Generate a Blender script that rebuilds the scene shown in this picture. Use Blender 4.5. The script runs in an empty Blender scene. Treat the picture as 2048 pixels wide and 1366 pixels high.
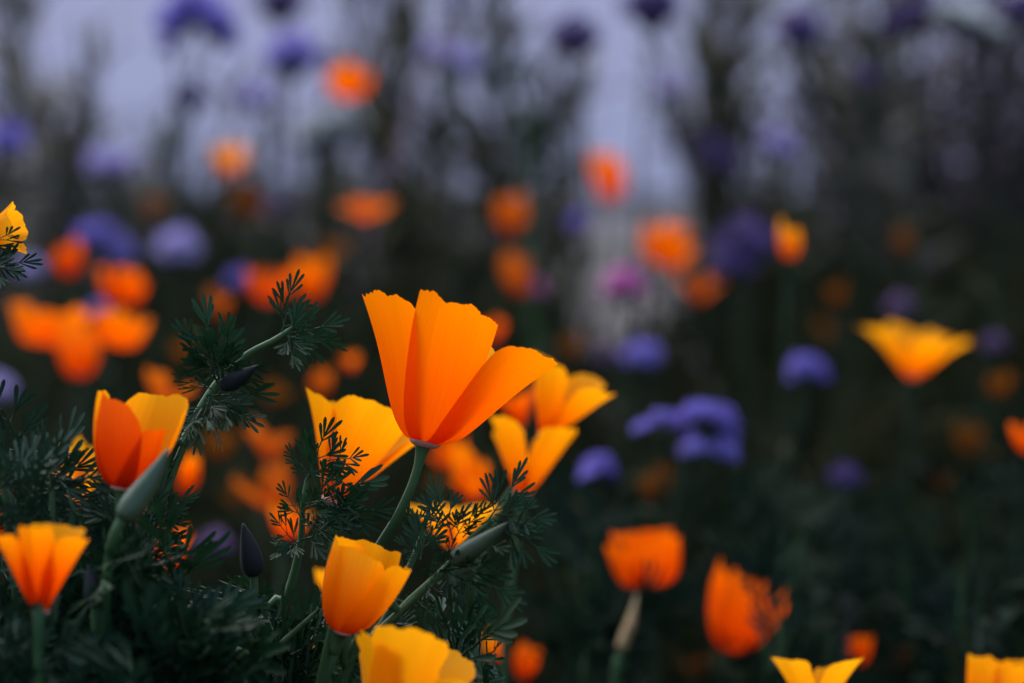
import bpy, math, random
import numpy as np
from mathutils import Vector, Matrix

# ------------------------------------------------------------------ camera
sc = bpy.context.scene
COL = sc.collection
TILT = math.radians(8.0)
CAM = Vector((0.0, 0.0, 0.55))
FWD = Vector((0, math.cos(TILT), -math.sin(TILT)))
UP = Vector((0, math.sin(TILT), math.cos(TILT)))
RIGHT = Vector((1, 0, 0))
K = 0.36 / 2048.0                       # metres per photo pixel at 1 m (100 mm lens, 36 mm sensor)
FOCUS = 0.72

cam_d = bpy.data.cameras.new('camera')
cam_d.lens = 100; cam_d.sensor_width = 36
cam_d.clip_start = 0.02; cam_d.clip_end = 4000
cam_d.dof.use_dof = True
cam_d.dof.focus_distance = FOCUS
cam_d.dof.aperture_fstop = 8.0
cam_d.dof.aperture_blades = 0
cam = bpy.data.objects.new('camera', cam_d)
COL.objects.link(cam)
cam.location = CAM
cam.rotation_euler = (math.pi / 2 - TILT, 0, 0)
sc.camera = cam

# ------------------------------------------------------------------ light
SUN_EL, SUN_AZ = math.radians(52), math.radians(-28)     # azimuth from +Y towards +X
world = bpy.data.worlds.new('World')
sc.world = world
world.use_nodes = True
wn = world.node_tree
wn.nodes.clear()
sky = wn.nodes.new('ShaderNodeTexSky')
sky.sky_type = 'NISHITA'; sky.sun_disc = False
sky.sun_elevation = SUN_EL; sky.sun_rotation = SUN_AZ
sky.air_density = 1.0; sky.dust_density = 2.0; sky.ozone_density = 1.6
bg = wn.nodes.new('ShaderNodeBackground'); bg.inputs[1].default_value = 0.14
wo = wn.nodes.new('ShaderNodeOutputWorld')
wn.links.new(sky.outputs[0], bg.inputs[0]); wn.links.new(bg.outputs[0], wo.inputs[0])

sun_d = bpy.data.lights.new('sun', 'SUN')
sun_d.energy = 1.5; sun_d.angle = math.radians(100); sun_d.color = (1.0, 0.93, 0.84)
sun = bpy.data.objects.new('sun', sun_d)
COL.objects.link(sun)
sdir = Vector((math.sin(SUN_AZ) * math.cos(SUN_EL), math.cos(SUN_AZ) * math.cos(SUN_EL), math.sin(SUN_EL)))
sun.rotation_euler = (-sdir).to_track_quat('-Z', 'Y').to_euler()
sun.location = sdir * 6

sc.view_settings.view_transform = 'Standard'
sc.view_settings.look = 'None'
sc.view_settings.gamma = 1.0
sc.view_settings.use_curve_mapping = False
sc.view_settings.exposure = 1.28
sc.cycles.use_denoising = True
sc.cycles.max_bounces = 8
sc.cycles.transmission_bounces = 6
sc.cycles.diffuse_bounces = 4

# ------------------------------------------------------------------ helpers
def P(px, py, D):
    return CAM + RIGHT * ((px - 1024) * K * D) - UP * ((py - 683) * K * D) + FWD * D

def obj(name, verts, faces, mat, parent=None, uvs=None, smooth=True):
    me = bpy.data.meshes.new(name)
    me.from_pydata([tuple(v) for v in verts], [], faces)
    if uvs is not None:
        uvl = me.uv_layers.new(name='UVMap')
        idx = np.empty(len(me.loops), dtype=np.int32)
        me.loops.foreach_get('vertex_index', idx)
        uvl.data.foreach_set('uv', np.asarray(uvs, dtype=np.float32)[idx].ravel())
    if smooth:
        me.polygons.foreach_set('use_smooth', [True] * len(me.polygons))
    me.materials.append(mat)
    o = bpy.data.objects.new(name, me)
    COL.objects.link(o)
    if parent is not None:
        o.parent = parent
    return o

def link_mesh(name, me, parent, mtx):
    o = bpy.data.objects.new(name, me)
    COL.objects.link(o)
    o.parent = parent
    o.matrix_local = mtx
    return o

def thing(name, loc, label, cat, group=None):
    o = bpy.data.objects.new(name, None)
    o.empty_display_size = 0.02
    COL.objects.link(o)
    o.location = loc
    o['label'] = label; o['category'] = cat
    if group:
        o['group'] = group
    return o

def catmull(pts, n):
    pts = [Vector(p) for p in pts]
    if len(pts) == 2:
        return [pts[0].lerp(pts[1], i / n) for i in range(n + 1)]
    ext = [pts[0] * 2 - pts[1]] + pts + [pts[-1] * 2 - pts[-2]]
    out = []
    seg = len(pts) - 1
    for i in range(n + 1):
        t = i / n * seg
        k = min(int(t), seg - 1); f = t - k
        a, b, c, d = ext[k], ext[k + 1], ext[k + 2], ext[k + 3]
        out.append(0.5 * ((2 * b) + (c - a) * f + (2 * a - 5 * b + 4 * c - d) * f * f + (3 * b - a - 3 * c + d) * f ** 3))
    return out

def tube(pts, radii, sides=8):
    verts, faces = [], []
    n = len(pts)
    ref = Vector((0.3, 1, 0.1)).normalized()
    for i, p in enumerate(pts):
        t = (pts[min(i + 1, n - 1)] - pts[max(i - 1, 0)])
        t = t.normalized() if t.length > 1e-9 else Vector((0, 0, 1))
        a = t.cross(ref)
        a = a.normalized() if a.length > 1e-4 else t.orthogonal().normalized()
        b = t.cross(a)
        for k in range(sides):
            q = 2 * math.pi * k / sides
            verts.append(p + (a * math.cos(q) + b * math.sin(q)) * radii[i])
    for i in range(n - 1):
        for k in range(sides):
            k2 = (k + 1) % sides
            faces.append((i * sides + k, i * sides + k2, (i + 1) * sides + k2, (i + 1) * sides + k))
    faces.append(tuple(range(sides)))
    faces.append(tuple((n - 1) * sides + k for k in reversed(range(sides))))
    return verts, faces

def merge(parts):
    V, F = [], []
    for v, f in parts:
        o = len(V)
        V += list(v)
        F += [tuple(i + o for i in q) for q in f]
    return V, F

# ------------------------------------------------------------------ materials
def new_mat(name):
    m = bpy.data.materials.new(name)
    m.use_nodes = True
    nt = m.node_tree
    nt.nodes.clear()
    out = nt.nodes.new('ShaderNodeOutputMaterial')
    return m, nt, out

def N(nt, kind, **kw):
    n = nt.nodes.new(kind)
    for k, v in kw.items():
        setattr(n, k, v)
    return n

def petal_mat(name, base, mid, rim, trans=0.52):
    m, nt, out = new_mat(name)
    uv = N(nt, 'ShaderNodeUVMap')
    sep = N(nt, 'ShaderNodeSeparateXYZ'); nt.links.new(uv.outputs[0], sep.inputs[0])
    mp = N(nt, 'ShaderNodeMapping'); mp.inputs['Scale'].default_value = (26, 1.1, 1)
    nt.links.new(uv.outputs[0], mp.inputs[0])
    info = N(nt, 'ShaderNodeObjectInfo')
    nz = N(nt, 'ShaderNodeTexNoise'); nz.inputs['Scale'].default_value = 1.0; nz.inputs['Detail'].default_value = 3
    nz.noise_dimensions = '4D'
    nt.links.new(mp.outputs[0], nz.inputs['Vector'])
    ww = N(nt, 'ShaderNodeMath', operation='MULTIPLY'); ww.inputs[1].default_value = 50
    nt.links.new(info.outputs['Random'], ww.inputs[0]); nt.links.new(ww.outputs[0], nz.inputs['W'])
    # shift the gradient a little along the streaks
    ma = N(nt, 'ShaderNodeMath', operation='MULTIPLY_ADD'); ma.inputs[1].default_value = 0.26
    sb = N(nt, 'ShaderNodeMath', operation='SUBTRACT'); sb.inputs[1].default_value = 0.13
    nt.links.new(nz.outputs[0], ma.inputs[0]); nt.links.new(sep.outputs['Y'], ma.inputs[2])
    nt.links.new(ma.outputs[0], sb.inputs[0])
    rp = N(nt, 'ShaderNodeValToRGB')
    e = rp.color_ramp.elements
    e[0].position = 0.02; e[0].color = (*base, 1)
    e[1].position = 0.97; e[1].color = (*rim, 1)
    c = e.new(0.5); c.color = (*mid, 1)
    nt.links.new(sb.outputs[0], rp.inputs[0])
    df = N(nt, 'ShaderNodeBsdfDiffuse'); tr = N(nt, 'ShaderNodeBsdfTranslucent')
    gl = N(nt, 'ShaderNodeBsdfGlossy'); gl.inputs['Roughness'].default_value = 0.42
    gl.inputs['Color'].default_value = (1, 0.75, 0.45, 1)
    nt.links.new(rp.outputs[0], df.inputs[0]); nt.links.new(rp.outputs[0], tr.inputs[0])
    bp = N(nt, 'ShaderNodeBump'); bp.inputs['Strength'].default_value = 0.22; bp.inputs['Distance'].default_value = 0.001
    nt.links.new(nz.outputs[0], bp.inputs['Height'])
    for s in (df, tr, gl):
        nt.links.new(bp.outputs[0], s.inputs['Normal'])
    mx = N(nt, 'ShaderNodeMixShader'); mx.inputs[0].default_value = trans
    nt.links.new(df.outputs[0], mx.inputs[1]); nt.links.new(tr.outputs[0], mx.inputs[2])
    m2 = N(nt, 'ShaderNodeMixShader'); m2.inputs[0].default_value = 0.008
    nt.links.new(mx.outputs[0], m2.inputs[1]); nt.links.new(gl.outputs[0], m2.inputs[2])
    nt.links.new(m2.outputs[0], out.inputs[0])
    return m

def plant_mat(name, c1, c2, rough=0.5, trans=0.12, scale=90.0, spec=0.35, vary=0.25):
    m, nt, out = new_mat(name)
    tc = N(nt, 'ShaderNodeTexCoord'); info = N(nt, 'ShaderNodeObjectInfo')
    geo = N(nt, 'ShaderNodeNewGeometry')
    nz = N(nt, 'ShaderNodeTexNoise'); nz.inputs['Scale'].default_value = scale; nz.inputs['Detail'].default_value = 3
    nt.links.new(geo.outputs['Position'], nz.inputs['Vector'])
    ad = N(nt, 'ShaderNodeMath', operation='MULTIPLY_ADD'); ad.inputs[1].default_value = vary; ad.use_clamp = True
    nt.links.new(info.outputs['Random'], ad.inputs[0]); nt.links.new(nz.outputs[0], ad.inputs[2])
    rp = N(nt, 'ShaderNodeValToRGB')
    rp.color_ramp.elements[0].position = 0.3; rp.color_ramp.elements[0].color = (*c1, 1)
    rp.color_ramp.elements[1].position = 0.85; rp.color_ramp.elements[1].color = (*c2, 1)
    nt.links.new(ad.outputs[0], rp.inputs[0])
    pr = N(nt, 'ShaderNodeBsdfPrincipled')
    pr.inputs['Roughness'].default_value = rough
    pr.inputs['Specular IOR Level'].default_value = spec
    nt.links.new(rp.outputs[0], pr.inputs['Base Color'])
    bp = N(nt, 'ShaderNodeBump'); bp.inputs['Strength'].default_value = 0.2; bp.inputs['Distance'].default_value = 0.0005
    n2 = N(nt, 'ShaderNodeTexNoise'); n2.inputs['Scale'].default_value = scale * 12
    nt.links.new(geo.outputs['Position'], n2.inputs['Vector'])
    nt.links.new(n2.outputs[0], bp.inputs['Height']); nt.links.new(bp.outputs[0], pr.inputs['Normal'])
    if trans > 0:
        tr = N(nt, 'ShaderNodeBsdfTranslucent'); nt.links.new(rp.outputs[0], tr.inputs[0])
        mx = N(nt, 'ShaderNodeMixShader'); mx.inputs[0].default_value = trans
        nt.links.new(pr.outputs[0], mx.inputs[1]); nt.links.new(tr.outputs[0], mx.inputs[2])
        nt.links.new(mx.outputs[0], out.inputs[0])
    else:
        nt.links.new(pr.outputs[0], out.inputs[0])
    return m

def ground_mat(name, c1, c2, scale, bump, dist):
    m, nt, out = new_mat(name)
    geo = N(nt, 'ShaderNodeNewGeometry')
    a = N(nt, 'ShaderNodeTexNoise'); a.inputs['Scale'].default_value = scale; a.inputs['Detail'].default_value = 6
    b = N(nt, 'ShaderNodeTexNoise'); b.inputs['Scale'].default_value = scale * 0.11; b.inputs['Detail'].default_value = 4
    v = N(nt, 'ShaderNodeTexVoronoi'); v.inputs['Scale'].default_value = scale * 2.2
    for n in (a, b, v):
        nt.links.new(geo.outputs['Position'], n.inputs['Vector'])
    s = N(nt, 'ShaderNodeMath', operation='ADD'); nt.links.new(a.outputs[0], s.inputs[0]); nt.links.new(b.outputs[0], s.inputs[1])
    h = N(nt, 'ShaderNodeMath', operation='MULTIPLY'); h.inputs[1].default_value = 0.5; nt.links.new(s.outputs[0], h.inputs[0])
    rp = N(nt, 'ShaderNodeValToRGB')
    rp.color_ramp.elements[0].position = 0.35; rp.color_ramp.elements[0].color = (*c1, 1)
    rp.color_ramp.elements[1].position = 0.65; rp.color_ramp.elements[1].color = (*c2, 1)
    nt.links.new(h.outputs[0], rp.inputs[0])
    pr = N(nt, 'ShaderNodeBsdfPrincipled'); pr.inputs['Roughness'].default_value = 0.9
    pr.inputs['Specular IOR Level'].default_value = 0.2
    nt.links.new(rp.outputs[0], pr.inputs['Base Color'])
    bp = N(nt, 'ShaderNodeBump'); bp.inputs['Strength'].default_value = bump; bp.inputs['Distance'].default_value = dist
    nt.links.new(v.outputs[0], bp.inputs['Height']); nt.links.new(bp.outputs[0], pr.inputs['Normal'])
    nt.links.new(pr.outputs[0], out.inputs[0])
    return m

PET = {
    'orange': petal_mat('petal_orange', (0.88, 0.075, 0.0), (0.93, 0.125, 0.0), (0.96, 0.215, 0.0)),
    'yellow': petal_mat('petal_yellow', (0.88, 0.085, 0.0), (0.94, 0.235, 0.0), (0.95, 0.36, 0.002)),
    'gold': petal_mat('petal_gold', (0.88, 0.17, 0.0), (0.93, 0.30, 0.001), (0.95, 0.38, 0.004)),
    'red': petal_mat('petal_red_orange', (0.62, 0.036, 0.0), (0.80, 0.072, 0.0), (0.88, 0.135, 0.0)),
    'ember': petal_mat('petal_ember', (0.50, 0.022, 0.0), (0.72, 0.050, 0.0), (0.86, 0.11, 0.0), 0.5),
    'dull': petal_mat('petal_dull_orange', (0.40, 0.035, 0.002), (0.55, 0.075, 0.003), (0.62, 0.13, 0.006), 0.45),
    'shadowed': petal_mat('petal_amber_painted_shade', (0.09, 0.018, 0.002), (0.16, 0.038, 0.003), (0.20, 0.06, 0.004), 0.4),  # shade of the surrounding foliage painted into the petal colour
    'mix': petal_mat('petal_orange_with_golden_rim', (0.60, 0.035, 0.0), (0.84, 0.085, 0.0), (0.94, 0.27, 0.001)),
}
LEAF = plant_mat('leaf_dark_green', (0.006, 0.023, 0.010), (0.014, 0.052, 0.018), 0.5, 0.12, spec=0.18)
LEAF_BLUE = plant_mat('leaf_glaucous', (0.006, 0.022, 0.010), (0.017, 0.047, 0.025), 0.55, 0.08, spec=0.22)
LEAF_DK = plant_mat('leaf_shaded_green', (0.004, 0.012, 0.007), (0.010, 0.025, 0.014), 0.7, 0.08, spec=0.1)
STEM = plant_mat('stem_green', (0.020, 0.058, 0.018), (0.040, 0.090, 0.030), 0.55, 0.0, spec=0.2)
STEM_FAR = plant_mat('stem_dull_green', (0.010, 0.022, 0.010), (0.022, 0.036, 0.018), 0.7, 0.0, spec=0.1)
STEM_PINK = plant_mat('stem_pinkish', (0.16, 0.06, 0.09), (0.26, 0.12, 0.15), 0.7, 0.0, spec=0.1)
BUD = plant_mat('bud_green', (0.018, 0.040, 0.020), (0.040, 0.070, 0.034), 0.5, 0.0)
BUD_DARK = plant_mat('bud_dark', (0.006, 0.009, 0.010), (0.014, 0.018, 0.020), 0.6, 0.0, spec=0.15)
POD = plant_mat('pod_straw', (0.10, 0.085, 0.025), (0.20, 0.11, 0.04), 0.6, 0.1)
RIM = plant_mat('rim_pink', (0.42, 0.17, 0.13), (0.55, 0.27, 0.21), 0.5, 0.1)
STAMEN = plant_mat('stamen_orange', (0.75, 0.25, 0.01), (0.9, 0.45, 0.02), 0.6, 0.2)
UNDER = plant_mat('undergrowth_green', (0.005, 0.011, 0.004), (0.046, 0.048, 0.018), 0.8, 0.12, scale=3.2, spec=0.06, vary=0.0)
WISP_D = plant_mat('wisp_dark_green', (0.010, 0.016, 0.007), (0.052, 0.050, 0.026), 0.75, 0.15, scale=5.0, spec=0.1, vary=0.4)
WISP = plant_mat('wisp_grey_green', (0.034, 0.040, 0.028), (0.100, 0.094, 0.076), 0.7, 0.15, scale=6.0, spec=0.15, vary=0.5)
PURPLE = plant_mat('floret_lavender_blue', (0.14, 0.095, 0.44), (0.30, 0.24, 0.70), 0.6, 0.30, scale=60.0, spec=0.2)
PURPLE_D = plant_mat('floret_dark_violet', (0.035, 0.018, 0.085), (0.085, 0.045, 0.20), 0.6, 0.20, scale=60.0, spec=0.2)
LILAC = plant_mat('floret_pale_lilac', (0.34, 0.26, 0.58), (0.50, 0.43, 0.74), 0.6, 0.3, scale=60.0, spec=0.2)
MAGENTA = plant_mat('floret_magenta', (0.50, 0.07, 0.34), (0.72, 0.18, 0.52), 0.6, 0.3, scale=60.0, spec=0.2)
MAUVE = plant_mat('floret_dull_mauve', (0.10, 0.05, 0.15), (0.20, 0.11, 0.26), 0.6, 0.3, scale=60.0, spec=0.2)
WHITE = plant_mat('floret_off_white', (0.32, 0.33, 0.32), (0.55, 0.56, 0.56), 0.7, 0.25, scale=60.0, spec=0.2)
CALYX = plant_mat('calyx_dark', (0.014, 0.016, 0.020), (0.03, 0.030, 0.034), 0.7, 0.0, scale=60.0)
SHRUB = plant_mat('shrub_dark_brown', (0.016, 0.012, 0.015), (0.042, 0.030, 0.036), 0.7, 0.1, scale=9.0, spec=0.15)
SOIL = ground_mat('soil', (0.010, 0.008, 0.007), (0.030, 0.024, 0.020), 22.0, 0.7, 0.02)
GRAVEL = ground_mat('gravel', (0.14, 0.13, 0.13), (0.24, 0.22, 0.22), 30.0, 0.6, 0.01)
PLASTER = ground_mat('plaster', (0.80, 0.66, 0.76), (0.90, 0.76, 0.85), 3.0, 0.15, 0.004)

# ------------------------------------------------------------------ the setting
def sheet(name, x0, x1, y0, y1, z, mat, nx, ny, amp, seed):
    rng = np.random.RandomState(seed)
    xs = np.linspace(x0, x1, nx); ys = np.linspace(y0, y1, ny)
    V = [(x, y, z + amp * (rng.rand() - 0.5)) for y in ys for x in xs]
    F = [(j * nx + i, j * nx + i + 1, (j + 1) * nx + i + 1, (j + 1) * nx + i) for j in range(ny - 1) for i in range(nx - 1)]
    o = obj(name, V, F, mat)
    o['kind'] = 'structure'
    return o
sheet('ground', -800, 800, -800, 800, -0.02, SOIL, 2, 2, 0, 1)
sheet('soil_bed', -3.2, 3.2, -1.2, 3.75, 0.0, SOIL, 90, 80, 0.02, 2)
sheet('gravel_path', -9, 9, 3.55, 6.1, 0.022, GRAVEL, 90, 30, 0.006, 3)

def garden_wall():
    t = thing('garden_wall', (0, 6.05, 0), 'pale lilac grey plastered wall behind the flower bed', 'wall')
    W, H, nx, nz = 18.0, 1.15, 90, 8
    rng = np.random.RandomState(5)
    V, F = [], []
    for side in (0, 1):
        for j in range(nz + 1):
            for i in range(nx + 1):
                y = (0.0 if side == 0 else 0.22) + (rng.rand() - 0.5) * 0.006
                V.append((-W / 2 + W * i / nx, y, -0.05 + (H + 0.05) * j / nz))
    def id_(s, j, i): return s * (nx + 1) * (nz + 1) + j * (nx + 1) + i
    for j in range(nz):
        for i in range(nx):
            F.append((id_(0, j, i), id_(0, j, i + 1), id_(0, j + 1, i + 1), id_(0, j + 1, i)))
            F.append((id_(1, j, i), id_(1, j + 1, i), id_(1, j + 1, i + 1), id_(1, j, i + 1)))
    for i in range(nx):
        F.append((id_(0, nz, i), id_(0, nz, i + 1), id_(1, nz, i + 1), id_(1, nz, i)))
    obj('plaster_face', V, F, PLASTER, t, smooth=False)
    # coping slabs
    n = 20
    w = W / n
    v = [(x, y, z) for z in (0, 0.05) for y in (-0.03, 0.25) for x in (0.004, w - 0.004)]
    f = [(0, 2, 3, 1), (4, 5, 7, 6), (0, 1, 5, 4), (2, 6, 7, 3), (0, 4, 6, 2), (1, 3, 7, 5)]
    first = obj('coping_slab', v, f, PLASTER, t, smooth=False)
    first.location = (-W / 2, 0, H - 0.002)
    for k in range(1, n):
        o = first.copy(); COL.objects.link(o); o.parent = t
        o.location = (-W / 2 + k * w, 0, H - 0.002)
garden_wall()

# ------------------------------------------------------------------ poppy petals
PROF = {   # (radius, height) along the petal, unit petal length
    'funnel': [(0.075, 0.0), (0.17, 0.17), (0.30, 0.44), (0.43, 0.70), (0.57, 0.93)],
    'flare':  [(0.085, 0.0), (0.235, 0.13), (0.345, 0.40), (0.455, 0.67), (0.59, 0.92)],
    'open':   [(0.075, 0.0), (0.24, 0.14), (0.44, 0.36), (0.66, 0.56), (0.90, 0.70)],
    'bowl':   [(0.075, 0.0), (0.34, 0.10), (0.62, 0.26), (0.86, 0.42), (1.06, 0.50)],
    'cup':    [(0.085, 0.0), (0.27, 0.15), (0.38, 0.42), (0.43, 0.70), (0.44, 0.97)],
    'tight':  [(0.085, 0.0), (0.24, 0.15), (0.32, 0.42), (0.33, 0.72), (0.27, 1.0)],
    'box':    [(0.085, 0.0), (0.40, 0.08), (0.54, 0.30), (0.58, 0.60), (0.60, 0.86)],
}
PCO = {}
for _k, _p in PROF.items():
    _p = np.array(_p); _t = np.linspace(0, 1, len(_p))
    PCO[_k] = [tuple(float(q) for q in np.polyfit(_t, _p[:, c], 4)) for c in (0, 1)]
def prof(key, v):
    out = []
    for c in PCO[key]:
        out.append((((c[0] * v + c[1]) * v + c[2]) * v + c[3]) * v + c[4])
    return out

def petal_geo(L, key, phi, seed, nu=18, nv=14, a0=1.15, a1=0.70, tilt=0.0, lscale=1.0, rag=0.03, curl=0.0, inner=0.0, twist=0.0, rnd=0.8, slope=0.0, rip=1.0, hold=0):
    rng = np.random.RandomState(seed)
    us = np.linspace(-1, 1, nu + 1)
    # outline of the free edge: rounded corners, scallops and small teeth
    ph = rng.rand(6) * 6.28
    edge = 1.0 - rnd * (0.10 * np.abs(us) ** 3.2 + 0.08 * np.abs(us) ** 10) - slope * us
    edge += rag * (0.55 * np.sin(us * 3.1 + ph[0]) + 0.45 * np.sin(us * 7.3 + ph[1]) + 0.30 * np.sin(us * 15 + ph[2]))
    edge += rag * 0.55 * (rng.rand(nu + 1) - 0.5)
    wav = [rng.rand() * 6.28 for _ in range(3)]
    V, UV = [], []
    for j in range(nv + 1):
        v = j / nv
        for i, u in enumerate(us):
            vv = v * edge[i] if v > 0 else 0
            vv = v * (1 + (edge[i] - 1) * v * v)
            r, z = prof(key, vv)
            r = r * (1 - inner * 0.09) + 0.0
            al = a0 + (a1 - a0) * (min(1, vv / 0.75) ** 0.8 if not hold else min(1, vv) ** 1.5)
            al *= 1 - 0.10 * rnd * max(0, vv - 0.75) / 0.25
            th = phi + u * al + twist * vv
            # flatten the wrap a bit: the petal bows less than the cone
            d = 1.0 + 0.10 * vv * (u * u) * (-1)
            ripple = rip * (0.022 * vv ** 2 * math.sin(u * 4.4 + wav[0]) + 0.008 * vv ** 2 * math.sin(u * 9 + wav[1]))
            rr = (r * d + ripple + curl * max(0, vv - 0.7) ** 2) * L * lscale
            zz = (z + 0.012 * vv * math.sin(u * 5 + wav[2])) * L * lscale
            V.append(Vector((rr * math.cos(th), rr * math.sin(th), zz)))
            UV.append(((u + 1) * 0.5, vv))
    if abs(tilt) > 1e-6:      # lean the whole petal outwards about its foot
        piv = Vector((0.07 * L * math.cos(phi), 0.07 * L * math.sin(phi), 0))
        ax = Vector((-math.sin(phi), math.cos(phi), 0))
        full = Matrix.Rotation(tilt, 4, ax)
        W = []
        for k, p in enumerate(V):
            s = min(1.0, UV[k][1] / 0.25)
            R = Matrix.Rotation(tilt * s, 4, ax)
            W.append(R @ (p - piv) + piv)
        V = W
    F = []
    for j in range(nv):
        for i in range(nu):
            a = j * (nu + 1) + i
            F.append((a, a + 1, a + nu + 2, a + nu + 1))
    return V, F, UV

def frame_from_axis(ax):
    z = ax.normalized()
    y = FWD - z * FWD.dot(z); y.normalize()
    x = y.cross(z)
    return Matrix((x, y, z)).transposed().to_4x4()

def rim_geo(L):
    pts = [(0.055, -0.035), (0.085, -0.022), (0.102, -0.004), (0.100, 0.006), (0.080, 0.010), (0.03, 0.012)]
    n = 20; V, F = [], []
    for r, z in pts:
        for k in range(n):
            q = 6.28318 * k / n
            w = 1 + 0.05 * math.sin(3 * q + 1)
            V.append((r * w * L * math.cos(q), r * w * L * math.sin(q), z * L))
    for j in range(len(pts) - 1):
        for k in range(n):
            F.append((j * n + k, j * n + (k + 1) % n, (j + 1) * n + (k + 1) % n, (j + 1) * n + k))
    F.append(tuple((len(pts) - 1) * n + k for k in range(n)))
    return V, F

def stamen_geo(L, seed):
    rng = random.Random(seed); parts = []
    for k in range(14):
        a = rng.random() * 6.28; l = L * rng.uniform(0.22, 0.34); s = rng.uniform(0.1, 0.4)
        tip = Vector((math.cos(a) * s * l, math.sin(a) * s * l, l))
        pts = [Vector((math.cos(a) * 0.02 * L, math.sin(a) * 0.02 * L, 0)), tip * 0.5, tip * 0.62, tip]
        parts.append(tube(pts, [0.006 * L, 0.005 * L, 0.014 * L, 0.010 * L], 4))
    return merge(parts)

def stem_obj(root, pts, r0, r1, mat=STEM, name='stem', n=28, sides=8, flare=True):
    """pts: from the flower down to the soil, world space"""
    cp = catmull(pts, n)
    rad = []
    for i in range(len(cp)):
        t = i / (len(cp) - 1)
        r = r0 + (r1 - r0) * t
        if flare and i < 3:
            r *= (1.9, 1.35, 1.08)[i]
        rad.append(r)
    base = root.location
    v, f = tube([p - base for p in cp], rad, sides)
    return obj(name, v, f, mat, root)

def down_path(p0, axis, rng, spread=0.05):
    """a stem that leaves the flower against its axis and bends to the soil"""
    h = p0.z
    a = p0 - axis * (0.16 * h)
    foot = Vector((p0.x - axis.x * 0.22 * h + rng.uniform(-spread, spread), p0.y + rng.uniform(-spread, spread), -0.006))
    mid = a.lerp(foot, 0.5) + Vector((rng.uniform(-1, 1), rng.uniform(-1, 1), 0)) * 0.012
    return [p0, a, mid, foot]

_cache = {}
def poppy(base, D, Lpx, axis_deg, key, spin, pal, label, lean=0.0, stem=None, tweaks=None, hi=True, rag=0.03,
          a0=1.15, a1=0.70, group=None, seed=0, rad=None, name='poppy', curl=0.0, twist=0.0):
    rng = random.Random(seed * 7 + 3)
    p0 = P(base[0], base[1], D)
    L = Lpx * K * D
    a = math.radians(axis_deg)
    axis = (RIGHT * math.sin(a) + UP * math.cos(a) - FWD * math.sin(lean)).normalized()
    path = [p0 - axis * 0.01 * L]
    if stem:
        path += [P(*q) for q in stem]
        last = path[-1]; prev = path[-2]
        d = (last - prev).normalized()
        run = min(last.z, 0.25)
        foot = Vector((last.x + d.x * run * 0.7, last.y + 0.02, -0.006))
        path += [last.lerp(foot, 0.5) + d * 0.015, foot]
    else:
        path = down_path(p0 - axis * 0.01 * L, axis, rng)
    foot = path[-1]
    root = thing(name, (foot.x, foot.y, 0.0), label, 'poppy', group)
    M = Matrix.Translation(p0 - root.location) @ frame_from_axis(axis)
    tweaks = tweaks or {}
    for k in range(4):
        phi = math.radians(spin + 90 * k)
        tw = dict(tweaks.get(k, {}))
        phi = math.radians(tw.pop('phi', spin + 90 * k))
        pk = tw.pop('pal', pal)
        kw = dict(a0=a0, a1=a1, rag=rag, inner=k % 2, curl=curl, twist=twist); kw.update(tw)
        if hi:
            v, f, uv = petal_geo(L, key, phi, seed * 10 + k, 44, 26, **kw)
            o = obj('petal', v, f, PET[pk], root, uv); o.matrix_local = M
        else:
            ck = (key, pal, seed % 5, k, round(rag, 3), round(a1, 2))
            if ck not in _cache:
                rq = random.Random(seed * 4 + k)
                kw['tilt'] = rq.uniform(-0.15, 0.42); kw['lscale'] = rq.uniform(0.62, 1.12)
                v, f, uv = petal_geo(1.0, key, math.radians(90 * k + rq.uniform(-22, 22)), (seed % 5) * 10 + k, 16, 12, **kw)
                o = obj('petal', v, f, PET[pal], root, uv); _cache[ck] = o.data
            else:
                o = bpy.data.objects.new('petal', _cache[ck]); COL.objects.link(o); o.parent = root
            o.matrix_local = M @ Matrix.Rotation(math.radians(spin), 4, 'Z') @ Matrix.Diagonal((L, L, L, 1))
    if 'rim' not in _cache:
        v, f = rim_geo(1.0); o = obj('rim', v, f, RIM, root); _cache['rim'] = o.data
    else:
        o = bpy.data.objects.new('rim', _cache['rim']); COL.objects.link(o); o.parent = root
    o.matrix_local = M @ Matrix.Diagonal((L, L, L, 1))
    if hi:
        v, f = stamen_geo(L, seed); o = obj('stamens', v, f, STAMEN, root); o.matrix_local = M
    r = rad or 0.0010
    stem_obj(root, path, r, r * 1.25, mat=STEM if D < 0.93 else STEM_FAR, n=30 if hi else 16, sides=8 if hi else 5)
    return root

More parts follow.
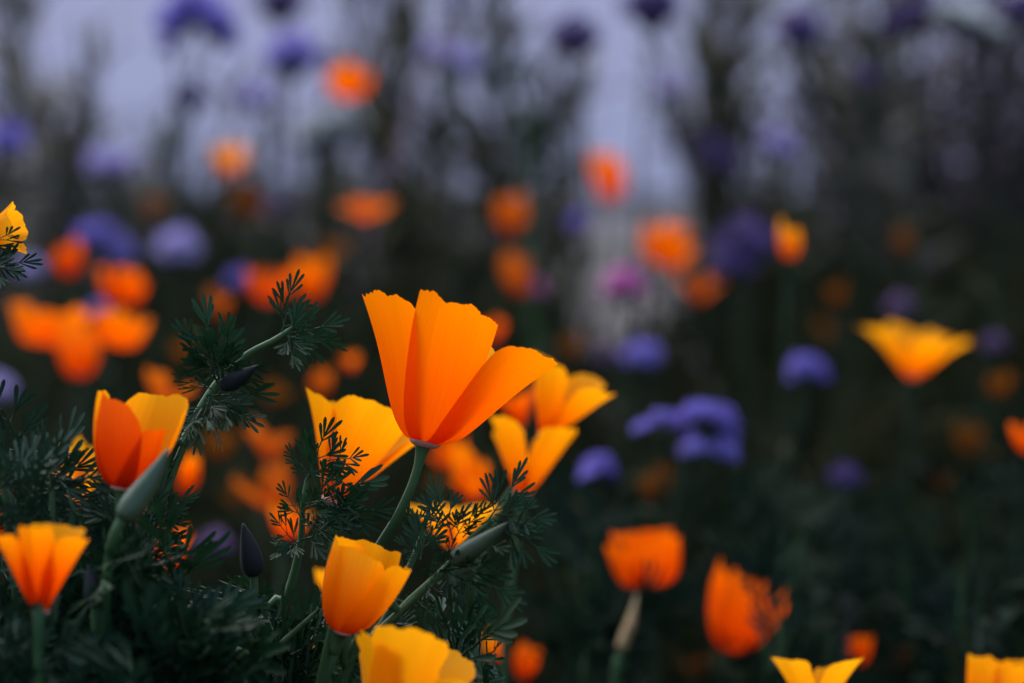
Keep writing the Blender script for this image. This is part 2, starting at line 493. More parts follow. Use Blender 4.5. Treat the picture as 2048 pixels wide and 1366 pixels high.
# ------------------------------------------------------------------ fronds (finely cut poppy leaves)
def frond_geo(seed, cl=3):
    rng = random.Random(seed)
    parts = []
    def lobe(p, ang, ln, w, zt):
        V = []
        dx, dy = math.cos(ang), math.sin(ang)
        prof_w = (0.28, 0.58, 0.92, 1.0, 0.42)
        for t, ww in zip((0, 0.3, 0.62, 0.86, 1.0), prof_w):
            cx, cy, cz = p[0] + dx * ln * t, p[1] + dy * ln * t, p[2] + zt * ln * t - 0.25 * ln * t * t * zt
            h = w * ww * 0.5
            V += [(cx - dy * h, cy + dx * h, cz + h * 0.45), (cx, cy, cz), (cx + dy * h, cy - dx * h, cz + h * 0.45)]
        F = []
        for i in range(4):
            for k in range(2):
                a = i * 3 + k
                F.append((a, a + 1, a + 4, a + 3))
        parts.append((V, F))
    def stalk(p, q, r0, r1):
        pts = [Vector(p), (Vector(p) + Vector(q)) * 0.5 + Vector((0, 0, rng.uniform(-.01, .01))), Vector(q)]
        parts.append(tube(pts, [r0, (r0 + r1) / 2, r1], 4))
    def cluster(p, ang, ln, zt, n):
        q = (p[0] + math.cos(ang) * ln * 0.42, p[1] + math.sin(ang) * ln * 0.42, p[2] + zt * ln * 0.42)
        stalk(p, q, 0.011, 0.009)
        w = rng.uniform(0.050, 0.062)
        lobe(q, ang + rng.uniform(-.1, .1), ln * rng.uniform(0.75, 0.95), w, zt + rng.uniform(-.2, .2))
        for s in (-1, 1):
            lobe(q, ang + s * rng.uniform(0.26, 0.44), ln * rng.uniform(0.65, 0.88), w * 0.95, zt + rng.uniform(-.2, .4))
            if n > 3:
                m = (p[0] + (q[0] - p[0]) * 0.62, p[1] + (q[1] - p[1]) * 0.62, p[2] + (q[2] - p[2]) * 0.62)
                lobe(m, ang + s * rng.uniform(0.40, 0.65), ln * rng.uniform(0.60, 0.80), w * 0.9, zt + rng.uniform(-.1, .4))
    top = 0.56
    rach = [(0, 0, 0)]
    bend = rng.uniform(-0.12, 0.12)
    for i in range(1, 7):
        t = i / 6
        rach.append((t * top, bend * t * t, rng.uniform(-.008, .008)))
    parts.append(tube([Vector(p) for p in rach], [0.017 - 0.0015 * i for i in range(7)], 5))
    def at(t):
        x = t * 6; k = min(5, int(x)); f = x - k
        return tuple(rach[k][c] + (rach[k + 1][c] - rach[k][c]) * f for c in range(3))
    for t in (0.34, 0.70):
        for s in (-1, 1):
            tt = t + rng.uniform(-0.05, 0.05)
            ln = (0.56 - 0.22 * t) * rng.uniform(0.85, 1.1)
            cluster(at(tt), s * rng.uniform(0.62, 0.9) * (1.1 - 0.25 * t), ln, rng.uniform(-0.1, 0.45), 5 if t < 0.6 else 3)
    cluster(at(1.0), bend + rng.uniform(-.1, .1), 0.46, rng.uniform(-.1, .2), 5)
    V, F = merge(parts)
    mx_ = max(v[0] for v in V)
    V = [(v[0] / mx_, v[1] / mx_, v[2] / mx_) for v in V]
    c = rng.uniform(-0.25, 0.15)
    V = [(v[0], v[1], v[2] + c * v[0] * v[0]) for v in V]
    return V, F

FROND = []
FROND_RAW = []
for s in range(9):
    v, f = frond_geo(100 + s)
    FROND_RAW.append((np.array([tuple(q) for q in v]), f))
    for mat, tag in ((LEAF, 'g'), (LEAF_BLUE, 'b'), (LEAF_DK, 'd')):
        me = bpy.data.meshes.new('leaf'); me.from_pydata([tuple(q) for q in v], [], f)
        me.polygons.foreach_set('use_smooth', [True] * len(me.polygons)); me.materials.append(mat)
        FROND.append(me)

def frond_matrix(base, tip, roll, width=1.0):
    x = (tip - base); ln = x.length; x.normalize()
    n = -FWD - x * (-FWD).dot(x)
    if n.length < 1e-3:
        n = UP.copy()
    n.normalize()
    n = Matrix.Rotation(roll, 3, x) @ n
    y = n.cross(x)
    M = Matrix((x, y, n)).transposed().to_4x4()
    return Matrix.Translation(base) @ M @ Matrix.Diagonal((ln, ln * width, ln * width, 1))

def leaf(root, base, tip, roll=0.0, var=0, blue=False, width=1.0):
    M = frond_matrix(base - root.location, tip - root.location, roll, width)
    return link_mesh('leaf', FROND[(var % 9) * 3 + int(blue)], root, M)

def bud_geo(L, r):
    n = 14; V, F = [], []
    pr = [(0.55, 0.0), (0.85, 0.06), (1.0, 0.18), (0.98, 0.34), (0.80, 0.55), (0.52, 0.76), (0.22, 0.93), (0.07, 1.0)]
    for q, z in pr:
        for k in range(n):
            a = 6.28318 * k / n
            w = 1 + 0.03 * math.cos(6 * a)
            V.append((q * r * w * math.cos(a) - 0.10 * L * (z - 0.25) ** 2 * (1 if z > 0.25 else 0), q * r * w * math.sin(a), z * L))
    for j in range(len(pr) - 1):
        for k in range(n):
            F.append((j * n + k, j * n + (k + 1) % n, (j + 1) * n + (k + 1) % n, (j + 1) * n + k))
    F.append(tuple(reversed(range(n)))); F.append(tuple((len(pr) - 1) * n + k for k in range(n)))
    return V, F

def bud_on(root, base, tip, wpx, D, mat, rim=True, sub='bud'):
    p0, p1 = base, tip
    ax = p1 - p0; L = ax.length
    v, f = bud_geo(L, wpx * K * D / 2)
    o = obj(sub, v, f, mat, root)
    o.matrix_local = Matrix.Translation(p0 - root.location) @ frame_from_axis(ax)
    if rim:
        R = wpx * K * D / 2 / 0.074
        q = bpy.data.objects.new('rim', _cache['rim']); COL.objects.link(q); q.parent = root
        q.matrix_local = o.matrix_local @ Matrix.Diagonal((R, R, R * 0.8, 1))
    return o

# ------------------------------------------------------------------ the sharp poppies
poppy((848, 884), 0.72, 310, 13, 'flare', -82, 'orange',
      'tall orange poppy with flared petals and pink rim, the largest bloom in sharp focus', seed=1,
      lean=-0.10, a0=0.80, a1=0.60, rag=0.024, rad=0.00115,
      tweaks={0: dict(lscale=0.97, phi=-86, a1=0.49, rnd=0.25, inner=-1.3, rip=0.35, slope=0.045, tilt=0.06, hold=1),
              1: dict(tilt=0.40, lscale=0.97, phi=-36, a1=0.74, rnd=0.8, slope=0.06, rip=0.5, hold=1),
              2: dict(tilt=0.0, lscale=0.84, phi=92, a0=1.7, a1=1.0, pal='gold'),
              3: dict(tilt=0.15, lscale=0.99, phi=-143, a1=0.66, rnd=0.7, slope=-0.01, rip=0.3, hold=1)},
      stem=[(828, 960, .72), (797, 1030, .722), (752, 1104, .726), (716, 1180, .73), (672, 1290, .735), (640, 1366, .735)])
poppy((240, 975), 0.67, 205, 10, 'cup', -105, 'ember',
      'half closed red orange poppy with golden inner petals beside the green conical bud', seed=2, lean=-0.02,
      a0=1.5, a1=1.15, rag=0.018,
      tweaks={0: dict(tilt=-0.03, a1=0.95, phi=-122, lscale=0.88, slope=0.07, rnd=1.3), 1: dict(tilt=0.17, lscale=0.70, phi=-36, a1=0.8, rnd=1.2),
              2: dict(tilt=0.11, lscale=1.03, phi=55, pal='yellow', a1=1.15), 3: dict(tilt=0.03, lscale=0.93, a1=0.7, phi=168, pal='yellow', rnd=1.3)},
      stem=[(238, 1040, .67), (232, 1150, .675), (220, 1366, .68)])
poppy((78, 1222), 0.625, 186, 3, 'funnel', -60, 'mix',
      'yellow rimmed orange poppy standing in dark feathery foliage below the half closed red orange one', seed=3,
      a0=1.3, a1=0.85, rag=0.02, lean=-0.05,
      tweaks={0: dict(phi=-92, a1=0.45, rnd=0.5, lscale=0.98), 1: dict(phi=-36, a1=0.72, rnd=0.5, tilt=0.12, lscale=0.93), 2: dict(phi=80, pal='yellow'), 3: dict(phi=-146, a1=0.72, rnd=0.5, tilt=0.12, lscale=0.93)},
      stem=[(80, 1290, .625), (78, 1366, .625)])
poppy((664, 1000), 0.785, 222, 20, 'funnel', -70, 'yellow',
      'golden yellow poppy crossed by a dark feathery leaf', seed=4, lean=-0.02, a0=1.35, a1=0.95, rag=0.022,
      tweaks={0: dict(tilt=-0.06), 1: dict(tilt=0.16, lscale=0.98), 2: dict(tilt=0.10, lscale=0.92), 3: dict(tilt=0.06, lscale=0.95, a1=0.8)},
      stem=[(668, 1080, .79), (655, 1180, .795), (640, 1366, .80)])
poppy((684, 1264), 0.685, 188, 14, 'cup', -110, 'yellow',
      'half closed yellow orange poppy cup in front of crossing stems', seed=5, lean=0.02, a0=1.5, a1=1.15, rag=0.018,
      tweaks={0: dict(tilt=-0.14, lscale=0.9), 1: dict(tilt=0.20, lscale=0.95, a1=0.9), 2: dict(tilt=0.05), 3: dict(tilt=-0.10, lscale=0.98)},
      stem=[(668, 1310, .687), (640, 1366, .69)])
poppy((780, 1500), 0.655, 246, 12, 'open', -66, 'gold',
      'wide open golden yellow poppy with ragged rim low among the stems', seed=6, lean=-0.15, a0=1.3, a1=0.85, rag=0.035,
      tweaks={0: dict(tilt=-0.36, phi=-92, a1=0.44, rnd=0.4, lscale=1.02), 1: dict(tilt=0.04, lscale=0.97, phi=-34, a1=0.62, rnd=0.5), 2: dict(tilt=-0.3, phi=75), 3: dict(tilt=-0.40, lscale=0.94, phi=-146, a1=0.5, rnd=0.5)})
poppy((1090, 872), 0.90, 158, 20, 'funnel', -40, 'yellow',
      'blurred yellow poppy with red orange base just behind the large sharp bloom', seed=7, lean=0.05, a0=1.3, a1=0.75, rag=0.02,
      tweaks={0: dict(tilt=0.2), 1: dict(tilt=0.1)})
poppy((1046, 990), 0.89, 168, 6, 'funnel', -45, 'yellow',
      'blurred yellow poppy with a notched rim below the large sharp bloom', seed=8, lean=0.0, a0=1.3, a1=0.72, rag=0.02,
      tweaks={0: dict(tilt=0.12), 1: dict(tilt=0.05, lscale=0.8), 2: dict(tilt=0.08, lscale=0.8), 3: dict(tilt=0.06)})
poppy((905, 1096), 0.88, 118, 0, 'open', -50, 'gold',
      'open yellow poppy partly hidden by upright dark leaves', seed=9, lean=0.0, a0=1.3, a1=0.85, rag=0.03)
poppy((-50, 478), 0.725, 100, 76, 'funnel', -80, 'gold',
      'yellow petals of a sharp poppy above a small dark leaf', seed=10, lean=0.1, a0=1.3, a1=0.8, rag=0.03)
poppy((1628, 1432), 0.82, 150, 0, 'funnel', -45, 'gold',
      'yellow poppy with a deep notch between its petals, below the ragged orange poppy', seed=11, a0=1.3, a1=0.74, rag=0.022,
      tweaks={0: dict(tilt=0.20, phi=-48, a1=0.72, rnd=1.2), 1: dict(phi=50, lscale=0.7, tilt=0.1), 2: dict(phi=130, lscale=0.7, tilt=0.1), 3: dict(tilt=0.20, phi=-134, a1=0.80, rnd=1.0)})
poppy((1995, 1425), 0.85, 120, 4, 'box', -60, 'yellow',
      'flat topped orange yellow poppy with finely toothed rim, near the spreading dark plant', seed=12, a0=1.3, a1=0.9, rag=0.05)
poppy((1296, 1172), 1.06, 124, -4, 'box', -62, 'red',
      'squarish orange poppy above the pale straw coloured pod', seed=13, a0=1.3, a1=0.9, rag=0.05,
      tweaks={0: dict(tilt=0.1), 3: dict(tilt=0.22, lscale=0.92), 1: dict(tilt=-0.1)})
poppy((1462, 1304), 1.06, 160, 8, 'cup', -75, 'red',
      'ragged orange poppy with torn petals in the dark part of the bed', seed=14, a0=1.4, a1=0.8, rag=0.11,
      tweaks={1: dict(tilt=0.38, lscale=0.9), 3: dict(tilt=0.24, lscale=0.55)})

poppy((1826, 756), 1.26, 138, 4, 'open', -80, 'yellow', 'wide open yellow poppy alone beyond the lone violet globe in the dark bed', seed=15,
      a0=1.0, a1=0.6, rag=0.16, lean=0.05,
      tweaks={0: dict(phi=-80, tilt=0.0, a1=0.4, lscale=0.9), 1: dict(phi=-12, tilt=0.10, a1=0.7, lscale=0.92), 2: dict(phi=85, lscale=1.0, a1=0.8), 3: dict(phi=-165, tilt=0.02, a1=0.75)})

# ------------------------------------------------------------------ the out-of-focus poppies
FAR_A = 'small soft orange poppy bloom among the dark undergrowth'
FAR_G = 'small poppies scattered through the dark bed'
far = [  # centre x, centre y, width, distance, form, palette (darkest one carries painted foliage shade), axis, label
    (1715, 1300, 54, 1.10, 'cup', 'red', -5, 'small red orange poppy bud opening right behind the notched yellow poppy'),
    (1805, 1312, 46, 1.25, 'funnel', 'shadowed', 10, 'faded small poppy between the notched yellow and the flat topped poppy'),
    (1580, 478, 74, 1.25, 'cup', 'yellow', 2, 'bright yellow poppy cup with orange foot beside a dark violet flower head'),
    (2052, 872, 60, 1.10, 'cup', 'red', 0, 'orange poppy at the bed edge level with the purple cluster'),
    (1230, 356, 78, 2.15, 'cup', 'orange', 6, 'pale orange poppy standing against the lilac wall'),
    (1322, 482, 116, 1.9, 'box', 'orange', 0, 'round orange poppy below the poppy that stands against the lilac wall'),
    (1405, 576, 64, 2.0, 'funnel', 'dull', 8, 'brownish orange poppy beside the dark violet flower head'),
    (1016, 424, 70, 2.0, 'cup', 'dull', 0, 'dull red orange poppy left of the small purple thistle like head'),
    (1040, 548, 72, 1.8, 'cup', 'dull', -6, 'dull red orange poppy with a pink bloom touching it'),
    (728, 414, 124, 1.8, 'open', 'orange', 0, 'wide orange poppy alone above the orange pair near the feathery sprig'),
    (700, 160, 92, 2.1, 'box', 'orange', 0, 'round orange poppy high beside the blue purple globe flower'),
    (456, 310, 60, 2.2, 'cup', 'yellow', 4, 'amber poppy between the grey white tufts'),
    (500, 402, 66, 2.2, 'cup', 'shadowed', 0, 'dark amber poppy beside a dull mauve flower'),
    (530, 562, 78, 1.6, 'cup', 'red', 0, 'bright red orange poppy, the left one of a close pair above the feathery sprig'),
    (622, 560, 70, 1.7, 'cup', 'orange', 8, 'orange poppy, the right one of a close pair above the feathery sprig'),
    (140, 520, 58, 1.6, 'cup', 'red', 0, 'small orange poppy left of the twin purple flowers'),
    (252, 568, 96, 1.5, 'box', 'red', 6, 'deep red orange poppy under the twin purple flowers'),
    (92, 648, 118, 1.42, 'box', 'orange', -6, 'big orange poppy, the outermost of the glowing orange cluster'),
    (244, 652, 106, 1.40, 'box', 'orange', 10, 'big orange poppy, the one nearest the feathery sprig in the orange cluster'),
    (158, 704, 92, 1.38, 'cup', 'orange', 0, 'orange poppy in the middle of the glowing orange cluster, lowest of the three'),
    (442, 612, 62, 1.6, 'funnel', 'dull', 0, 'dim orange poppy directly behind the top of the feathery sprig'),
    (372, 952, 58, 1.1, 'cup', 'orange', 4, 'orange poppy behind the thick stem of the feathery sprig'),
    (324, 786, 92, 1.2, 'funnel', 'dull', -4, 'dark red orange poppy behind the half closed one'),
    (545, 880, 108, 1.3, 'funnel', 'dull', 6, 'dim orange poppy left of the yellow poppy crossed by a leaf'),
    (556, 966, 80, 1.25, 'cup', 'dull', -6, 'dim orange poppy left of the sprig that crosses the golden yellow poppy'),
    (636, 768, 50, 1.4, 'cup', 'dull', 0, 'small dim orange poppy above the golden yellow poppy crossed by a leaf'),
    (702, 722, 44, 1.4, 'funnel', 'orange', 0, 'small orange poppy touching the tip of the feathery sprig leaves'),
    (540, 790, 54, 1.45, 'funnel', 'shadowed', 8, 'faded poppy right of the dark bud on the feathery sprig'),
    (958, 950, 84, 1.1, 'cup', 'orange', 4, 'orange poppy showing between two stems under the large sharp bloom'),
    (1040, 815, 96, 1.05, 'funnel', 'red', 0, 'red orange poppy squeezed behind the large sharp bloom'),
    (985, 664, 54, 1.5, 'funnel', 'red', 0, 'dull orange poppy peeping over the rim of the large sharp bloom'),
    (1046, 1322, 66, 1.06, 'cup', 'red', 0, 'small red orange poppy low right of the ragged golden one'),
    (992, 1290, 40, 1.08, 'tight', 'yellow', -10, 'narrow amber poppy low right of the ragged golden one'),
    (1306, 968, 54, 1.4, 'cup', 'shadowed', 0, 'faded dark orange poppy under the purple cluster'),
    (1175, 1012, 50, 1.5, 'funnel', 'shadowed', 0, 'faded dark orange poppy below the lone lavender globe'),
    (1675, 582, 48, 1.8, 'cup', 'shadowed', 0, 'faded red poppy below right of the bright yellow cup'),
    (1935, 880, 52, 1.6, 'cup', 'shadowed', 0, 'faded amber poppy left of the orange poppy at the bed edge'),
    (1992, 764, 36, 1.5, 'tight', 'shadowed', 6, 'narrow faded orange poppy under the magenta bloom'),
    (1815, 486, 40, 2.0, 'cup', 'shadowed', 0, 'faded brown poppy in the dark greenery far right of the yellow cup'),
    (350, 1104, 118, 0.93, 'funnel', 'red', 10, 'red orange poppy glimpsed through the feathery leaves below the conical bud'),
    (572, 1040, 64, 1.05, 'cup', 'orange', 0, 'orange poppy behind the dark upright bud'),
    (630, 1310, 84, 0.90, 'funnel', 'orange', 0, 'orange poppy glimpsed behind crossing stems under the half closed cup'),
    (654, 1160, 40, 0.86, 'cup', 'gold', -14, 'yellow poppy peeping out behind the half closed cup'),
    (268, 1372, 60, 0.80, 'cup', 'gold', 0, 'small yellow poppy sunk in the densest dark feathery foliage'),
    (2, 1026, 64, 0.93, 'cup', 'orange', 0, 'orange poppy peeping over the foliage beside the half closed red orange poppy'),
    (140, 962, 120, 0.86, 'funnel', 'gold', -8, 'yellow poppy glimpsed through leaves beside the half closed red orange one'),
    (300, 416, 54, 2.0, 'funnel', 'shadowed', 0, 'faded olive yellow poppy between the lilac head and the twin purple flowers'),
    (1640, 660, 34, 2.1, 'cup', 'shadowed', 0, 'tiny faded poppy above the lone violet globe'),
    (1136, 694, 40, 1.9, 'cup', 'shadowed', 0, 'faded amber poppy above the yellow poppy with red orange base'),
    (1968, 910, 46, 1.7, 'funnel', 'shadowed', 0, 'faded amber poppy lowest by the orange poppy at the bed edge'),
    (430, 880, 70, 1.5, 'cup', 'shadowed', 0, 'faded amber poppy just right of the thick sprig stem'),
    (480, 985, 76, 1.45, 'funnel', 'shadowed', 6, 'faded amber poppy above the dark upright bud'),
    (300, 1040, 70, 1.1, 'funnel', 'shadowed', 0, 'faded orange poppy behind the conical green bud'),
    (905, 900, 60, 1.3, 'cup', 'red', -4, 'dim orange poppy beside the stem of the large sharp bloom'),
    (880, 960, 64, 1.5, 'funnel', 'shadowed', -4, 'faded amber poppy right of the stem of the large sharp bloom'),
    (380, 690, 60, 1.6, 'cup', 'shadowed', 0, 'faded amber poppy left of the feathery sprig'),
    (660, 500, 64, 1.9, 'funnel', 'shadowed', 0, 'faded amber poppy above the bright orange pair'),
    (1400, 1330, 46, 1.3, 'cup', 'shadowed', 0, 'faded amber poppy under the ragged orange one'),
    (1880, 960, 50, 1.6, 'funnel', 'shadowed', 0, 'faded brown poppy above the spreading dark plant'),
    (1740, 850, 44, 1.9, 'cup', 'shadowed', 0, 'faded brown poppy below the wide open yellow poppy'),
    (1560, 890, 40, 1.9, 'cup', 'shadowed', 0, 'faded olive poppy right of the purple cluster'),
]
RT = {'funnel': (.57, .93), 'open': (.90, .70), 'bowl': (1.06, .5), 'cup': (.44, .97), 'tight': (.33, 1.0), 'box': (.60, .86)}
rs = random.Random(77)
for i, (cx, cy, w, D, key, pal, ax, lab) in enumerate(far):
    L = w / (2 * RT[key][0]); h = L * RT[key][1]
    a = math.radians(ax)
    base = (cx - math.sin(a) * h * 0.5, cy + math.cos(a) * h * 0.5)
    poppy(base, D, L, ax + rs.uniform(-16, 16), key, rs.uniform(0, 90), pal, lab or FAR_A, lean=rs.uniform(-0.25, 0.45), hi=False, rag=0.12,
          a0=1.35, a1=0.85, group=(None if lab else FAR_G), seed=i + 20)

# ------------------------------------------------------------------ globe flowers
def head_geo(seed, n=150, dome=False):
    """a round head of many little five-petalled florets, radius 1"""
    rng = random.Random(seed); V, F = [], []
    for i in range(n):
        z = 1 - 2 * (i + 0.5) / n
        if z < (-0.25 if not dome else 0.0) or rng.random() < 0.16:
            continue
        r = math.sqrt(max(0, 1 - z * z)); t = i * 2.39996
        d = Vector((r * math.cos(t), r * math.sin(t), z * (0.62 if dome else 0.9)))
        nrm = (d + Vector((rng.uniform(-.6, .6), rng.uniform(-.6, .6), rng.uniform(-.3, .5)))).normalized()
        c = d * (rng.uniform(0.72, 1.12) + 0.12 * math.sin(3 * t + seed) * math.cos(4 * z))
        a = nrm.orthogonal().normalized(); b = nrm.cross(a)
        s = rng.uniform(0.17, 0.25)
        k0 = len(V); V.append(c - nrm * 0.10)
        for k in range(5):
            q = 6.28318 * k / 5 + i
            for dq, rr, hh in ((-0.42, 0.85, 0.02), (0, 1.15, 0.05), (0.42, 0.85, 0.02)):
                V.append(c + (a * math.cos(q + dq) + b * math.sin(q + dq)) * s * rr + nrm * hh)
            F.append((k0, k0 + 1 + 3 * k, k0 + 2 + 3 * k, k0 + 3 + 3 * k))
    return V, F

def calyx_geo():
    n = 12; V, F = [], []
    pr = [(0.10, -0.95), (0.34, -0.78), (0.62, -0.5), (0.78, -0.15), (0.74, 0.25), (0.5, 0.5), (0.1, 0.62)]
    for r, z in pr:
        for k in range(n):
            a = 6.28318 * k / n
            w = r * (1 + 0.14 * math.cos(6 * a + 3 * z))
            V.append((w * math.cos(a), w * math.sin(a), z))
    for j in range(len(pr) - 1):
        for k in range(n):
            F.append((j * n + k, j * n + (k + 1) % n, (j + 1) * n + (k + 1) % n, (j + 1) * n + k))
    F.append(tuple(reversed(range(n)))); F.append(tuple((len(pr) - 1) * n + k for k in range(n)))
    return V, F

def mesh(name, v, f, mat):
    me = bpy.data.meshes.new(name); me.from_pydata([tuple(q) for q in v], [], f)
    me.polygons.foreach_set('use_smooth', [True] * len(me.polygons)); me.materials.append(mat)
    return me
HEADS = {}
for nm, mat in (('blue', PURPLE), ('dark', PURPLE_D), ('lilac', LILAC), ('mag', MAGENTA), ('white', WHITE), ('mauve', MAUVE)):
    HEADS[nm] = [mesh('flower_head', *head_geo(300 + k, 150, k == 2), mat) for k in range(3)]
CAL = mesh('calyx', *calyx_geo(), CALYX)

def blade_geo(ln, w, rng):
    V = []
    n = 5
    bend = rng.uniform(0.1, 0.5)
    for i in range(n + 1):
        t = i / n; ww = w * math.sin(math.pi * min(0.97, 0.12 + 0.86 * t)) * 0.5 + w * 0.03
        V += [(t * ln, -ww, -bend * ln * t * t + 0.3 * ww), (t * ln, 0, -bend * ln * t * t), (t * ln, ww, -bend * ln * t * t + 0.3 * ww)]
    F = []
    for i in range(n):
        for k in range(2):
            a = i * 3 + k; F.append((a, a + 1, a + 4, a + 3))
    return V, F
_r = random.Random(5)
BLADE = [mesh('leaf', *blade_geo(1.0, 0.20, _r), WISP) for _ in range(4)]
BLADE_W = [mesh('leaf', *blade_geo(1.0, 0.24, _r), WISP_D) for _ in range(4)]
BLADE_D = [mesh('leaf', *blade_geo(1.0, 0.14, _r), UNDER) for _ in range(4)]

def globe_flower(heads, D, kind, label, group=None, seed=0, tone=CALYX, name='globe_flower', leaves=5, cat='flower'):
    """heads: list of (px, py, radius px, variant, lean deg); the first sits on the main stem"""
    rng = random.Random(seed * 13 + 1)
    h0 = heads[0]
    p0 = P(h0[0], h0[1], D)
    foot = Vector((p0.x + rng.uniform(-.06, .06), p0.y + rng.uniform(-.04, .06), -0.006))
    if 'tip of the pinkish' in label:
        foot.x -= 0.14
    root = thing(name, (foot.x, foot.y, 0), label, cat, group)
    main = catmull([p0, p0.lerp(foot, 0.25) + Vector((rng.uniform(-.012, .012), 0, 0)), p0.lerp(foot, 0.6), foot], 16)
    st = [tube([q - root.location for q in main], [0.0011 + 0.0006 * i / 16 for i in range(17)], 6)]
    for i, (px, py, rp, var, lean) in enumerate(heads):
        p = P(px, py, D + (0 if i == 0 else rng.uniform(-.02, .02))); R = rp * K * D
        a = math.radians(lean)
        ax = (RIGHT * math.sin(a) + UP * math.cos(a)).normalized()
        M = Matrix.Translation(p - root.location) @ frame_from_axis(ax) @ Matrix.Rotation(rng.uniform(0, 6), 4, 'Z')
        hd = link_mesh('flower_head', HEADS[kind][var], root, M @ Matrix.Diagonal((R, R, R, 1)))
        c = link_mesh('calyx', CAL, hd, Matrix.Diagonal((0.92, 0.92, 0.62 if var == 2 else 0.92, 1)))
        if i:
            j = main[4 + (i % 4)]
            b = catmull([p - ax * R * 0.7, p - ax * R * 2 + (j - p) * 0.2, j], 8)
            st.append(tube([q - root.location for q in b], [0.0009] * 9, 5))
    v, f = merge(st)
    obj('stem', v, f, STEM_PINK if 'tip of the pinkish' in label else STEM_FAR, root)
    for k in range(leaves):
        q = main[3 + (k * 12) // max(1, leaves)] - root.location
        az = rng.uniform(0, 6.28); ln = rng.uniform(0.022, 0.042)
        M = Matrix.Translation(q) @ Matrix.Rotation(az, 4, 'Z') @ Matrix.Rotation(-rng.uniform(0.3, 1.0), 4, 'Y') @ Matrix.Scale(ln, 4)
        link_mesh('leaf', (BLADE if D > 2.1 and k % 2 else BLADE_D)[k % 4], root, M)
    return root

